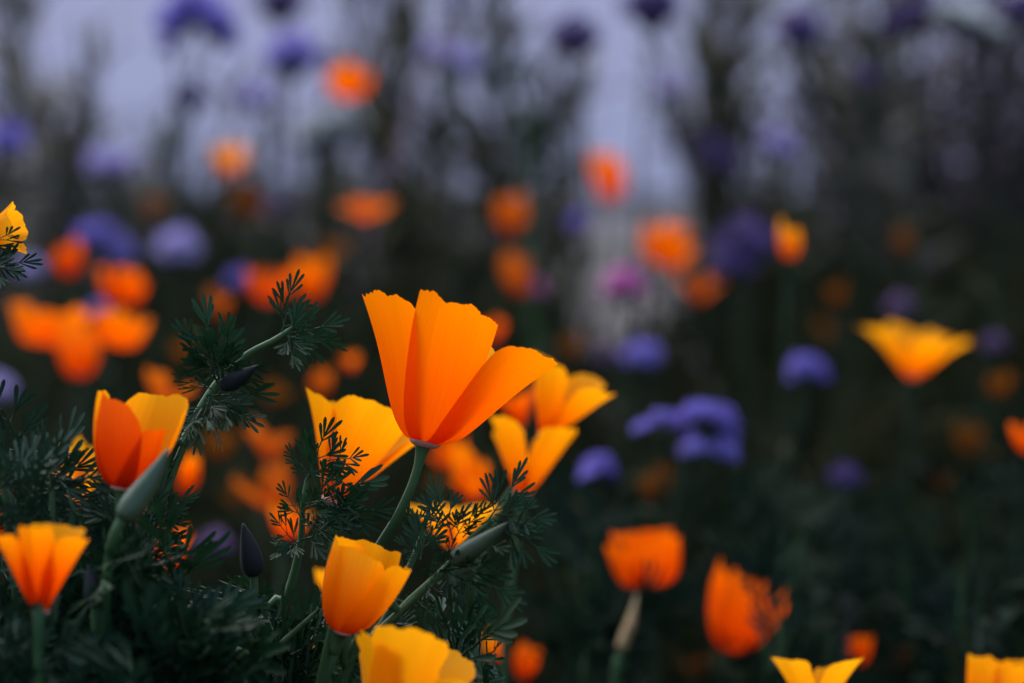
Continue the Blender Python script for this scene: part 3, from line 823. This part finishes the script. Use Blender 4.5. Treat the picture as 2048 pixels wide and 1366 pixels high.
PG = 'soft purple globe flowers behind the poppies'
gf = [
    ([(352, 42, 44, 0, -25), (428, 44, 46, 0, 25), (388, 14, 48, 1, 0), (336, 92, 22, 2, -30), (452, 78, 26, 1, 40)], 2.2, 'blue', 'arching blue purple flower heads high against the lilac wall'),
    ([(585, 116, 54, 0, 6)], 2.3, 'blue', 'round blue purple globe flower left of the high orange poppy'),
    ([(512, 200, 40, 2, 0)], 2.6, 'lilac', 'pale lilac flower head under the blue purple globe'),
    ([(925, 124, 36, 0, 30), (868, 104, 30, 2, -20)], 2.5, 'lilac', 'lilac flower heads on a leaning stem beside the pinkish stalk'),
    ([(218, 336, 46, 2, 0), (196, 322, 22, 0, -20), (250, 330, 22, 0, 20)], 2.2, 'lilac', 'flat lilac flower head above the twin purple flowers'),
    ([(12, 286, 42, 1, 0)], 2.0, 'blue', 'deep blue globe flower beside the flat lilac head, at the bed end'),
    ([(190, 474, 40, 2, -10), (232, 504, 34, 0, 20)], 1.9, 'blue', 'left of the twin purple flowers above the orange cluster'),
    ([(352, 502, 42, 1, 0), (362, 478, 26, 0, 10)], 1.9, 'lilac', 'right of the twin purple flowers, mauve, above the orange cluster'),
    ([(196, 622, 20, 0, 0)], 1.7, 'blue', 'tiny blue bloom between the two biggest orange cluster poppies'),
    ([(562, 418, 32, 0, 0)], 2.3, 'mauve', 'dull mauve flower touching the dark amber poppy'),
    ([(1160, 446, 24, 0, -10)], 2.0, 'blue', 'small violet thistle like head on a dark stout calyx'),
    ([(1150, 78, 50, 0, 5)], 2.2, 'dark', 'dark violet round head beside the fern like sprig against the wall'),
    ([(1304, 16, 58, 0, 0)], 2.2, 'dark', 'dark violet round head, highest in the middle of the pale wall'),
    ([(1600, 62, 48, 0, 0)], 2.3, 'dark', 'dark violet round head on a leaning green stem at the wall'),
    ([(1340, 178, 30, 0, 0)], 3.0, 'lilac', 'faint lilac head floating alone before the pale wall'),
    ([(1420, 296, 32, 2, -20), (1442, 328, 34, 1, 0)], 2.3, 'dark', 'violet head with lit crown left of a lilac one beside the wall'),
    ([(1556, 296, 40, 2, 28)], 2.3, 'lilac', 'lilac head leaning outward above the bright yellow cup'),
    ([(1490, 492, 60, 0, 0), (1466, 536, 40, 1, 0)], 1.7, 'dark', 'large dark violet head directly left of the bright yellow cup'),
    ([(1284, 716, 36, 1, 0)], 1.6, 'blue', 'blue violet globe right of the yellow poppy with red base'),
    ([(1222, 714, 28, 0, 0)], 2.0, 'mauve', 'faint mauve bloom beside the blue violet globe'),
    ([(1608, 738, 32, 1, -8), (1632, 746, 26, 0, 24), (1596, 754, 20, 2, -24)], 1.4, 'blue', 'lone violet globe between the purple cluster and the open yellow poppy'),
    ([(1404, 830, 38, 2, 6), (1440, 842, 34, 0, 22), (1356, 846, 32, 2, -8), (1322, 838, 20, 1, -14), (1288, 856, 22, 2, -24), (1386, 900, 26, 1, -6), (1446, 904, 30, 0, 24), (1376, 872, 18, 1, 0), (1464, 872, 16, 2, 34)], 1.2, 'blue', 'broad cluster of lavender purple flower heads in the dark right bed'),
    ([(1196, 938, 32, 1, -10), (1216, 950, 22, 0, 24), (1176, 952, 20, 2, -26)], 1.2, 'blue', 'lavender globe beside the purple cluster, next to the yellow notched poppy'),
    ([(1802, 616, 28, 0, 0)], 1.8, 'mauve', 'faint mauve bloom above the wide open yellow poppy'),
    ([(1842, 34, 46, 0, 0), (1796, 50, 30, 1, -20)], 2.0, 'dark', 'dark violet heads left of the white flower cluster'),
    ([(2044, 22, 42, 1, 0)], 2.0, 'dark', 'dark violet head right of the white flower cluster'),
    ([(1988, 690, 24, 0, 0)], 1.6, 'mauve', 'magenta bloom right of the wide open yellow poppy'),
    ([(1248, 574, 40, 0, 0)], 1.75, 'mag', 'bright pink bloom below the round orange poppy'),
    ([(1064, 580, 26, 0, 0)], 1.85, 'mag', 'pink bloom touching the dull red orange poppy'),
    ([(480, 562, 26, 0, 0)], 1.9, 'blue', 'small purple bloom left of the bright orange pair'),
    ([(-6, 780, 34, 0, 0)], 1.5, 'lilac', 'lilac bloom below the orange cluster'),
    ([(62, 540, 26, 0, 0)], 1.9, 'lilac', 'faint lilac bloom behind the outermost orange cluster poppy'),
    ([(1932, 46, 52, 2, 0), (1985, 66, 34, 2, 20), (1892, 30, 30, 2, -20)], 2.0, 'white', 'off white flat flower cluster between dark violet heads'),
    ([(662, 262, 62, 2, 0), (700, 240, 34, 2, 10), (622, 280, 34, 2, -10)], 2.4, 'white', 'grey white fluffy flower mound left of the dark stems'),
    ([(342, 278, 34, 0, 0)], 2.7, 'white', 'pale grey tuft above the yellow green bloom'),
    ([(560, 8, 52, 0, 0)], 2.6, 'dark', 'brown violet head above the blue purple globe'),
    ([(905, 4, 24, 0, 0)], 2.5, 'dark', 'dark head at the tip of the pinkish stalk'),
    ([(1730, 158, 26, 0, 0)], 2.4, 'dark', 'small dark seed head beside the brown shrub'),
    ([(380, 196, 34, 0, 0)], 2.4, 'dark', 'olive brown seed head under the arching purple heads'),
    ([(430, 1092, 34, 0, 0)], 1.25, 'mauve', 'dim mauve bloom behind the dark upright bud'),
    ([(1690, 960, 34, 0, 0)], 1.35, 'dark', 'dark violet bud above the spreading dark leaves'),
]
for i, (hd, D, kind, lab) in enumerate(gf):
    globe_flower(hd, D * (0.86 if hd[0][1] < 260 and D < 2.7 else 1.0), kind, lab, seed=i)

# ------------------------------------------------------------------ leafy poppy plants in the focal zone
def soil_path(pts):
    last, prev = pts[-1], pts[-2]
    d = (last - prev).normalized()
    foot = Vector((last.x + d.x * 0.12, last.y + 0.02, -0.006))
    return pts + [last.lerp(foot, 0.5) + Vector((d.x * 0.03, 0, 0)), foot]

def leafy_plant(label, stems, fronds, blue=False, buds=(), name='poppy_plant', rad=0.0012, group=None, mat=None):
    """stems: pixel paths (px, py, D) from the tip down; fronds: (bx, by, bD, tx, ty, tD, roll)"""
    paths = [soil_path([P(*q) for q in s]) for s in stems]
    foot = paths[0][-1]
    root = thing(name, (foot.x, foot.y, 0), label, 'plant', group)
    for s, p in zip(stems, paths):
        stem_obj(root, p, rad * 0.4, rad * 1.7, mat=mat or STEM, flare=False)
    for k, (bx, by, bd, tx, ty, td, roll) in enumerate(fronds):
        leaf(root, P(bx, by, bd), P(tx, ty, td), roll, var=k * 4 + len(label), blue=blue)
    for b in buds:
        bud_on(root, P(*b[0]), P(*b[1]), b[2], b[0][2], b[3], rim=b[4])
    return root

# tall sprig left of the main bloom
leafy_plant('tall feathery leaved poppy stem with a dark bud, left of the large sharp bloom',
    [[(446, 744, .715), (410, 800, .715), (372, 880, .715), (338, 965, .715), (304, 1055, .715), (262, 1170, .72), (190, 1366, .73)],
     [(585, 655, .712), (548, 680, .712), (500, 706, .713), (458, 742, .714), (420, 790, .715), (372, 880, .7155), (300, 1060, .716)]],
    [(440, 750, .714, 412, 590, .710, 0.25), (440, 752, .714, 474, 626, .705, -0.4), (432, 756, .714, 366, 628, .712, 0.5),
     (436, 752, .714, 388, 690, .70, -0.7),
     (560, 672, .712, 612, 548, .715, 0.25), (555, 676, .712, 696, 618, .712, -0.15), (566, 670, .712, 690, 712, .708, 0.5),
     (575, 665, .712, 598, 752, .705, -0.5), (420, 788, .714, 402, 904, .704, 0.2), (416, 790, .714, 546, 800, .702, 0.4),
     (414, 792, .714, 524, 868, .704, -0.4), (440, 752, .714, 552, 742, .703, 0.6), (424, 778, .714, 344, 752, .704, -0.9),
     (436, 760, .714, 444, 690, .698, 0.9), (410, 800, .714, 470, 880, .702, 0.9),
     (395, 828, .714, 352, 872, .704, 0.3), (438, 756, .713, 395, 640, .70, 0.1),
     (300, 1062, .716, 376, 1030, .71, 0.5), (306, 1050, .716, 392, 982, .712, -0.4)],
    buds=[((444, 772, .708), (520, 736, .700), 34, BUD_DARK, False)], rad=0.00125)

# sprig before the yellow poppy
leafy_plant('dark feathery poppy sprig crossing the golden yellow poppy',
    [[(615, 950, .73), (606, 1010, .73), (600, 1090, .732), (575, 1190, .735), (500, 1366, .74)]],
    [(612, 962, .728, 692, 838, .722, 0.1), (640, 925, .727, 746, 890, .72, -0.2), (618, 952, .728, 582, 884, .724, 0.3),
     (622, 950, .728, 742, 968, .72, 0.5), (606, 1010, .728, 700, 980, .722, 0.4), (606, 1020, .728, 770, 952, .722, -0.3),
     (604, 1040, .729, 560, 960, .724, 0.2), (602, 1050, .729, 690, 1060, .72, 0.6), (640, 1030, .727, 790, 1000, .72, 0.2),
     (600, 1080, .73, 730, 1060, .722, -0.6), (600, 1090, .73, 520, 1040, .722, 0.4), (660, 1010, .727, 752, 1050, .72, 0.8),
     (600, 1080, .73, 540, 1130, .722, 0.5), (620, 1010, .727, 650, 1080, .72, -0.5)])

# right sprig with bud
leafy_plant('feathery poppy stem spreading right with a pointed green bud under the main bloom',
    [[(905, 1120, .705), (868, 1160, .705), (812, 1212, .705), (752, 1268, .704), (690, 1330, .702), (640, 1380, .70)],
     [(985, 1040, .70), (940, 1078, .702), (905, 1120, .7045), (880, 1148, .705), (800, 1222, .7055), (700, 1320, .703)]],
    [(840, 1120, .71, 862, 985, .712, 0.2), (905, 1080, .706, 886, 948, .712, -0.3), (908, 1080, .706, 950, 990, .706, 0.4),
     (925, 1075, .704, 1000, 1010, .70, 0.6), (975, 1045, .70, 1044, 918, .708, 0.2), (990, 1030, .70, 1112, 1022, .696, -0.2),
     (1000, 1050, .70, 1105, 1128, .692, 0.25), (985, 1045, .70, 1060, 1080, .694, 0.9), (880, 1140, .704, 1030, 1132, .694, 0.6),
     (884, 1140, .704, 950, 1196, .696, -0.3), (890, 1140, .704, 1048, 1230, .70, 0.1), (868, 1160, .705, 880, 1090, .698, 0.4),
     (860, 1170, .705, 958, 1268, .70, 0.3), (850, 1176, .705, 900, 1150, .694, -0.9), (842, 1120, .71, 790, 1080, .706, 0.5),
     (830, 1195, .705, 880, 1262, .698, 0.7), (905, 1120, .704, 858, 1070, .697, 0.2), (940, 1078, .703, 1010, 1120, .694, -0.4)],
    buds=[((905, 1122, .698), (1020, 1052, .690), 40, BUD, False)], rad=0.0011)

# pair of slender stems behind
leafy_plant('slender bent poppy stem with narrow leaves behind the half closed yellow cup',
    [[(866, 985, .735), (842, 1076, .735), (812, 1150, .735), (770, 1240, .735), (738, 1290, .735), (690, 1400, .74)],
     [(640, 1218, .70), (560, 1290, .70), (490, 1360, .70), (440, 1420, .70)]],
    [(842, 1080, .734, 818, 1000, .73, 0.4), (812, 1150, .734, 760, 1130, .728, 0.3), (790, 1196, .734, 850, 1240, .724, 0.5),
     (770, 1240, .734, 840, 1300, .722, -0.4), (760, 1250, .734, 700, 1230, .726, 0.5)])
# bottom middle mass
rm = random.Random(901)
def mass(label, n, cx, cy, sx, sy, D, spread, lo, hi, blue=False, seed=1, stems=5, rad=0.0011, up=0.3, group=None):
    """a bushy plant: several stems rising from one root, leaves fanned along them"""
    rng = random.Random(seed)
    sts, fr = [], []
    for k in range(stems):
        tx = cx + rng.uniform(-sx, sx); ty = cy + rng.uniform(-sy, 0.3 * sy)
        d = D + rng.uniform(-spread, spread)
        sts.append([(tx, ty, d), (tx + rng.uniform(-20, 20) + (cx - tx) * 0.2, ty + 110, d), ((tx + cx) / 2, max(1366, ty + 250), D + (d - D) * 0.6), (cx + (tx - cx) * 0.3, 1620, D)])
    for k in range(n):
        s = sts[k % stems]
        f = rng.random() ** 0.8
        p = [s[0][c] + (s[1][c] - s[0][c]) * min(1, f * 2) if f < 0.5 else s[1][c] + (s[2][c] - s[1][c]) * (f - 0.5) * 2 for c in range(3)]
        a = rng.uniform(-1.9, 1.9) if k >= stems else rng.uniform(-0.3, 0.3)
        ln = rng.uniform(lo, hi)
        fr.append((p[0], p[1], p[2], p[0] + math.sin(a) * ln, p[1] - math.cos(a) * ln * 0.9 - up * 20, p[2] + rng.uniform(-.035, .02), rng.uniform(-1.2, 1.2)))
    return leafy_plant(label, sts, fr, blue=blue, rad=rad, group=group)

mass('tangled dark feathery poppy plant below the dark upright bud', 34, 560, 1270, 120, 120, .735, .02, 132, 204, seed=11, stems=6)
mass('dark feathery poppy plant filling the gap under the half closed yellow cup', 26, 640, 1340, 120, 60, .75, .02, 120, 192, seed=12, stems=5)
mass('dark feathery tuft right of the ragged golden poppy', 16, 930, 1290, 60, 70, .72, .02, 108, 168, seed=13, stems=4)
mass('bluish green feathery poppy plant hiding a yellow poppy beside the half closed red one', 46, 90, 960, 110, 90, .70, .03, 132, 216, blue=True, seed=14, stems=7)
mass('bluish green feathery leaves below the half closed red orange poppy', 30, 200, 1080, 110, 80, .70, .02, 120, 192, blue=True, seed=15, stems=5)
mass('dark feathery leaves spreading beside the yellow rimmed left poppy', 34, 300, 1190, 110, 80, .675, .02, 144, 204, seed=16, stems=6)
mass('dense dark feathery poppy plant around the sunken small yellow poppy', 44, 200, 1330, 200, 70, .655, .02, 156, 228, blue=True, seed=17, stems=8)
mass('dense dark feathery poppy plant left of the crossing stems', 36, 400, 1330, 120, 80, .665, .02, 144, 216, seed=18, stems=6)
mass('dark leaf tuft at the foot of the yellow rimmed left poppy', 20, 20, 1300, 60, 60, .65, .02, 132, 192, blue=True, seed=19, stems=4)
for q_, (lab_, x_, y_, d_) in enumerate([
        ('soft dark leafy tuft under the squarish orange poppy', 1180, 1270, 1.05), ('soft dark leafy tuft between the two orange poppies and the purple cluster', 1470, 1060, 1.25),
        ('soft dark leafy tuft left of the spreading dark plant', 1580, 1130, 1.15), ('soft dark leafy tuft right of the spreading dark plant', 1880, 1110, 1.2),
        ('soft dark leafy tuft above the flat topped orange yellow poppy', 1980, 1220, 1.05), ('soft dark leafy tuft between the notched yellow and the ragged orange poppy', 1600, 1260, 1.02),
        ('soft dark leafy tuft under the orange poppy at the bed edge', 1990, 1010, 1.3), ('soft dark leafy tuft under the lavender globe', 1190, 1080, 1.2)]):
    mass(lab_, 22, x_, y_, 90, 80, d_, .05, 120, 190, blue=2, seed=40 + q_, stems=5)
leafy_plant('small dark feathery leaf under the sharp yellow petals',
    [[(-30, 520, .72), (-60, 640, .72), (-90, 800, .72), (-110, 1100, .72), (-110, 1366, .72)]],
    [(-30, 530, .72, 72, 512, .715, 0.4), (-40, 540, .72, 50, 560, .715, -0.3), (-30, 500, .715, 30, 428, .705, 0.4)], blue=True)

# ------------------------------------------------------------------ single buds and pods
def bud_thing(name, label, base, tip, w, mat, stem, rim=True, rad=0.0011):
    path = soil_path([P(*base)] + [P(*q) for q in stem])
    foot = path[-1]
    root = thing(name, (foot.x, foot.y, 0), label, 'flower bud' if 'bud' in name else 'seed pod')
    bud_on(root, P(*base), P(*tip), w, base[2], mat, rim=rim, sub='bud_cone' if 'bud' in name else 'pod')
    stem_obj(root, path, rad, rad * 1.3, flare=False)
    return root
bud_thing('poppy_bud', 'green conical bud with pinkish rim leaning on the thick sprig stem', (244, 1038, .652), (346, 902, .656), 50, BUD,
          [(226, 1075, .652), (215, 1150, .655), (210, 1366, .66)])
bud_thing('poppy_bud', 'dark upright bud with pinkish ruffled rim on a straight stem', (508, 1150, .715), (492, 1046, .712), 46, BUD_DARK,
          [(506, 1200, .715), (480, 1290, .716), (470, 1366, .718)])
bud_thing('seed_pod', 'pale straw coloured pod on a thin stem below the squarish orange poppy', (1240, 1302, .97), (1282, 1190, .99), 26, POD,
          [(1234, 1340, .97), (1225, 1400, .97)], rim=False)
bud_thing('poppy_bud', 'soft pale green bud behind the tuft right of the ragged golden poppy', (905, 1310, .80), (940, 1222, .80), 46, BUD,
          [(896, 1366, .80), (890, 1420, .80)], rim=False)
bud_thing('poppy_bud', 'dark small bud between the left poppy and the lower feathery leaves', (190, 1206, .66), (180, 1130, .66), 40, BUD_DARK,
          [(194, 1260, .66), (196, 1366, .66)], rim=False)

# ------------------------------------------------------------------ wispy plants behind, against the wall
def wisp_mesh(seed, nb=9, leaves=26):
    """a tall plant of height 1: thin branching stems; returns stem geo and leaf list"""
    rng = random.Random(seed); parts = []; lv = []
    main = catmull([Vector((0, 0, 0)), Vector((rng.uniform(-.04, .04), rng.uniform(-.04, .04), .5)), Vector((rng.uniform(-.12, .12), rng.uniform(-.1, .1), 1))], 12)
    parts.append(tube(main, [0.0085 - 0.0050 * i / 12 for i in range(13)], 5))
    for b in range(nb):
        t = rng.uniform(0.35, 0.92); p = main[int(t * 12)]
        a = rng.uniform(0, 6.28); l = rng.uniform(0.10, 0.30)
        q = p + Vector((math.cos(a) * l * 0.30, math.sin(a) * l * 0.30, l))
        c = catmull([p, p.lerp(q, 0.5) + Vector((math.cos(a), math.sin(a), 0)) * l * 0.08, q], 6)
        parts.append(tube(c, [0.0046 - 0.0024 * i / 6 for i in range(7)], 4))
        for k in range(leaves // nb + 1):
            lv.append((c[rng.randint(1, 6)], rng.uniform(0, 6.28), rng.uniform(0.6, 1.4), rng.uniform(0.07, 0.15)))
    for k in range(8):
        lv.append((main[rng.randint(2, 12)], rng.uniform(0, 6.28), rng.uniform(0.2, 1.2), rng.uniform(0.08, 0.16)))
    return merge(parts), lv
WISPS = []
for s in range(6):
    (v, f), lv = wisp_mesh(500 + s)
    WISPS.append((mesh('stem', v, f, WISP), lv, mesh('stem', v, f, WISP_D)))
rw = random.Random(4242)
wisp_spots = []
for (x, y, n, sx, sy, where) in [
        (60, 90, 3, 50, 60, 'above the deep blue globe flower at the bed end'), (170, 210, 4, 60, 60, 'above the flat lilac flower head'),
        (120, 330, 3, 90, 40, 'between the deep blue globe and the flat lilac head'), (270, 250, 2, 30, 50, 'beside the pale grey tuft'),
        (390, 230, 2, 25, 40, 'under the arching blue purple heads'), (330, 370, 2, 60, 40, 'beside the small amber poppy'),
        (560, 250, 2, 40, 30, 'under the pale lilac head'), (640, 240, 3, 50, 30, 'in the grey white fluffy mound'),
        (765, 30, 2, 14, 30, 'right of the high round orange poppy'), (770, 190, 3, 40, 50, 'under the high round orange poppy'),
        (850, 190, 4, 50, 60, 'below the pinkish leaning stalk'), (960, 290, 2, 40, 50, 'left of the fern like sprig'),
        (1040, 240, 3, 35, 60, 'around the foot of the fern like sprig'), (1110, 190, 3, 26, 50, 'beneath the round dark violet head by the sprig'),
        (1090, 340, 3, 40, 50, 'above the small violet thistle like head'),
        (1390, 130, 2, 24, 60, 'right of the faint lone lilac head'), (1450, 230, 3, 30, 60, 'above the violet head with lit crown'),
        (1480, 20, 2, 20, 30, 'between the two highest dark violet heads'), (1530, 220, 2, 30, 60, 'behind the outward leaning lilac head'),
        (1600, 160, 3, 40, 50, 'under the dark head with leaning green stem'), (1680, 280, 4, 50, 60, 'below the small dark seed head'),
        (1770, 180, 4, 30, 80, 'in front of the low brown shrub'), (1560, 400, 3, 80, 50, 'around the bright yellow poppy cup'),
        (1720, 400, 4, 90, 60, 'right of the bright yellow poppy cup'), (880, 380, 4, 70, 50, 'between the wide orange and dull red poppies'),
        (640, 380, 2, 80, 40, 'left of the wide orange poppy'), (1260, 580, 1, 60, 40, 'beside the bright pink bloom'),
        (90, -40, 3, 70, 50, 'reaching highest above the deep blue globe'), 
        
        (770, -50, 3, 40, 50, 'reaching highest right of the high orange poppy'), (980, 0, 3, 50, 50, 'reaching highest by the fern like sprig'),
        (1400, -30, 3, 40, 50, 'right of the highest dark violet head'), (1540, -20, 3, 40, 50, 'left of the dark head with leaning stem'),
        (1680, 0, 3, 40, 60, 'reaching highest beside the small dark seed head'), (1790, -20, 3, 50, 50, 'beside the white flower cluster')]:
    for k in range(max(1, (2 * n) // 3)):
        wisp_spots.append((x + rw.uniform(-sx, sx), y + rw.uniform(-sy, sy), rw.uniform(2.35, 3.2), where))
for i, (x, y, D, where) in enumerate(wisp_spots):
    tip = P(x, y, D)
    me, lv, me_d = WISPS[i % 6]
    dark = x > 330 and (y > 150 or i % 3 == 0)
    lean_ = math.radians(rw.uniform(-17, 17))
    if 1000 < x < 1500:
        lean_ = abs(lean_) * (0.5 if x < 1250 else -0.5)
    root = thing('wispy_plant', (tip.x - tip.z * math.tan(lean_), tip.y, 0), ('dark green leafy stem plant ' if dark else 'grey green wispy plant ') + where, 'plant', 'wispy plants ' + where)
    h = (tip.z + 0.004) / math.cos(lean_)
    S = Matrix.Translation((0, 0, -0.004)) @ Matrix.Rotation(lean_, 4, 'Y') @ Matrix.Rotation(rw.uniform(0, 6.28), 4, 'Z') @ Matrix.Diagonal((h, h, h, 1))
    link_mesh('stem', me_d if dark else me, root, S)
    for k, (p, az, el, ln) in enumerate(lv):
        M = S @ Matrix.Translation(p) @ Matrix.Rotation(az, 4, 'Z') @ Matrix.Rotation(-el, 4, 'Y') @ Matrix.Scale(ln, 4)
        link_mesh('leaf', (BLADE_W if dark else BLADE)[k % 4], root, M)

# fern-like sprig high against the wall
leafy_plant('blue green fern like sprig high beside the dark violet head',
    [[(1002, 96, 1.75), (1020, 130, 1.75), (1042, 190, 1.75), (1056, 330, 1.76), (1064, 560, 1.78)]],
    [(1040, 180, 1.75, 976, 76, 1.74, 0.3), (1044, 200, 1.75, 1060, 110, 1.74, -0.3), (1040, 185, 1.75, 985, 140, 1.73, 0.6), (1052, 290, 1.75, 990, 240, 1.74, 0.4), (1054, 300, 1.75, 1110, 230, 1.74, 0.2)],
    blue=True, name='fern_sprig', rad=0.0018)
# spreading dark plant in the right bed
leafy_plant('spreading dark blue green plant with a thick stem in the dark part of the bed',
    [[(1690, 1000, 1.32), (1705, 1060, 1.32), (1706, 1150, 1.32), (1700, 1260, 1.32), (1690, 1366, 1.32)]],
    [(1705, 1080, 1.32, 1600, 1030, 1.28, 0.2), (1705, 1080, 1.32, 1850, 1010, 1.28, -0.2), (1705, 1100, 1.32, 1630, 1120, 1.26, 0.5), (1705, 1100, 1.32, 1810, 1110, 1.27, 0.3),
     (1700, 1040, 1.32, 1640, 970, 1.3, 0.3), (1700, 1040, 1.32, 1750, 980, 1.3, 0.2), (1704, 1180, 1.32, 1600, 1170, 1.27, -0.3), (1704, 1190, 1.32, 1830, 1200, 1.27, 0.4)],
    blue=True, name='spreading_plant', rad=0.004, mat=CALYX)

# dark shrub at the right
def shrub(cx, cy0, D, w, h, label, seed, mat):
    rng = random.Random(seed)
    c = P(cx, 683, D)
    root = thing('shrub', (c.x, c.y, 0), label, 'shrub')
    parts = []; tips = []
    for k in range(16):
        a = rng.uniform(0, 6.28); r = w * math.sqrt(rng.random())
        tip = Vector((math.cos(a) * r, math.sin(a) * r * 0.7, h * rng.uniform(0.6, 1)))
        c_ = catmull([Vector((math.cos(a) * 0.02, math.sin(a) * 0.02, -0.01)), tip * 0.5 + Vector((0, 0, 0.06)), tip], 8)
        parts.append(tube(c_, [0.006 - 0.004 * i / 8 for i in range(9)], 5)); tips.append(c_)
    v, f = merge(parts); obj('branches', v, f, mat, root)
    V, F = [], []
    for k in range(2600):
        c_ = tips[k % 16]; p = c_[rng.randint(1, 8)] + Vector((rng.gauss(0, .05), rng.gauss(0, .05), rng.gauss(0, .05)))
        a = Vector((rng.gauss(0, 1), rng.gauss(0, 1), rng.gauss(0, 1))).normalized(); b = a.orthogonal().normalized()
        l = rng.uniform(0.012, 0.024); k0 = len(V)
        p.z = max(p.z, 0.01)
        V += [p, p + a * l * .5 + b * l * .3, p + a * l, p + a * l * .5 - b * l * .3]
        F.append((k0, k0 + 1, k0 + 2, k0 + 3))
    o = obj('foliage', V, F, mat, root); o['kind'] = 'stuff'
shrub(1985, 300, 3.0, 0.24, 0.62, 'dark brownish violet shrub at the right end of the wall', 1, SHRUB)
shrub(1850, 300, 3.25, 0.13, 0.52, 'low dark brown shrub beside the taller brownish violet one', 2, SHRUB)

# ------------------------------------------------------------------ undergrowth of the bed
def undergrowth():
    rng = np.random.RandomState(12); VV, FF = [], []
    off = 0
    pr = random.Random(31)
    raw = FROND_RAW
    def add(v, f):
        nonlocal off
        VV.append(v); FF.extend([tuple(i + off for i in q) for q in f]); off += len(v)
    # feathery leaves rising from the soil, dense close by
    n = 0
    while n < 2200:
        D = 0.84 + 2.6 * rng.rand() ** 1.4
        x = (rng.rand() * 2 - 1) * (0.21 * D + 0.08)
        px = x / (K * D) + 1024
        y = D * math.cos(TILT)
        hmax = 0.30 if D < 1.5 else (0.315 if not 1100 < px < 1460 else 0.24)
        if D > 1.9 and 1120 < px < 1440 and rng.rand() < 0.4:
            continue
        if D > 2.8 and rng.rand() < 0.5:
            continue
        v, f = raw[n % 9]
        ln = rng.uniform(0.035, 0.075) * (1 + 0.25 * (D - 0.8))
        z0 = rng.uniform(0.02, hmax - 0.06)
        az = rng.rand() * 6.28; el = rng.uniform(0.2, 1.4)
        M = Matrix.Translation((x, y, z0)) @ Matrix.Rotation(az, 4, 'Z') @ Matrix.Rotation(-el, 4, 'Y') @ Matrix.Rotation(rng.uniform(-1, 1), 4, 'X') @ Matrix.Scale(ln, 4)
        A = np.array(M)
        w = v @ A[:3, :3].T + A[:3, 3]
        # a thin stalk down to the soil
        add(w, f)
        p0 = Vector((x, y, z0))
        tv, tf = tube([Vector((x + rng.uniform(-.02, .02), y + rng.uniform(-.02, .02), -0.005)), p0.lerp(Vector((x, y, 0)), 0.5), p0], [0.0012, 0.001, 0.0008], 4)
        add(np.array([tuple(q) for q in tv]), tf)
        n += 1
    # narrow grassy blades
    for k in range(8000):
        D = 0.9 + 2.7 * rng.rand() ** 1.1
        x = (rng.rand() * 2 - 1) * (0.21 * D + 0.1)
        px = x / (K * D) + 1024
        if D > 1.9 and 1120 < px < 1440 and rng.rand() < 0.75:
            continue
        y = D * math.cos(TILT)
        h = rng.uniform(0.12, 0.30 if D < 1.5 or 1100 < px < 1460 else 0.33)
        a = rng.rand() * 6.28; l = h * rng.uniform(0.1, 0.5)
        w = rng.uniform(0.0015, 0.004)
        sx, sy = -math.sin(a) * w, math.cos(a) * w
        pts = []
        for t in (0, 0.4, 0.75, 1.0):
            cx, cy, cz = x + math.cos(a) * l * t * t, y + math.sin(a) * l * t * t, h * (t - 0.15 * t * t) / 0.85 - 0.004
            q = 1 - 0.9 * t * t
            pts += [(cx - sx * q, cy - sy * q, cz), (cx + sx * q, cy + sy * q, cz)]
        add(np.array(pts), [(0, 1, 3, 2), (2, 3, 5, 4), (4, 5, 7, 6)])
    V = np.concatenate(VV)
    me = bpy.data.meshes.new('undergrowth')
    me.from_pydata(V.tolist(), [], FF)
    me.polygons.foreach_set('use_smooth', [True] * len(me.polygons))
    me.materials.append(UNDER)
    o = bpy.data.objects.new('undergrowth', me)
    COL.objects.link(o)
    o['kind'] = 'stuff'; o['label'] = 'dark green feathery undergrowth filling the flower bed'; o['category'] = 'undergrowth'
undergrowth()
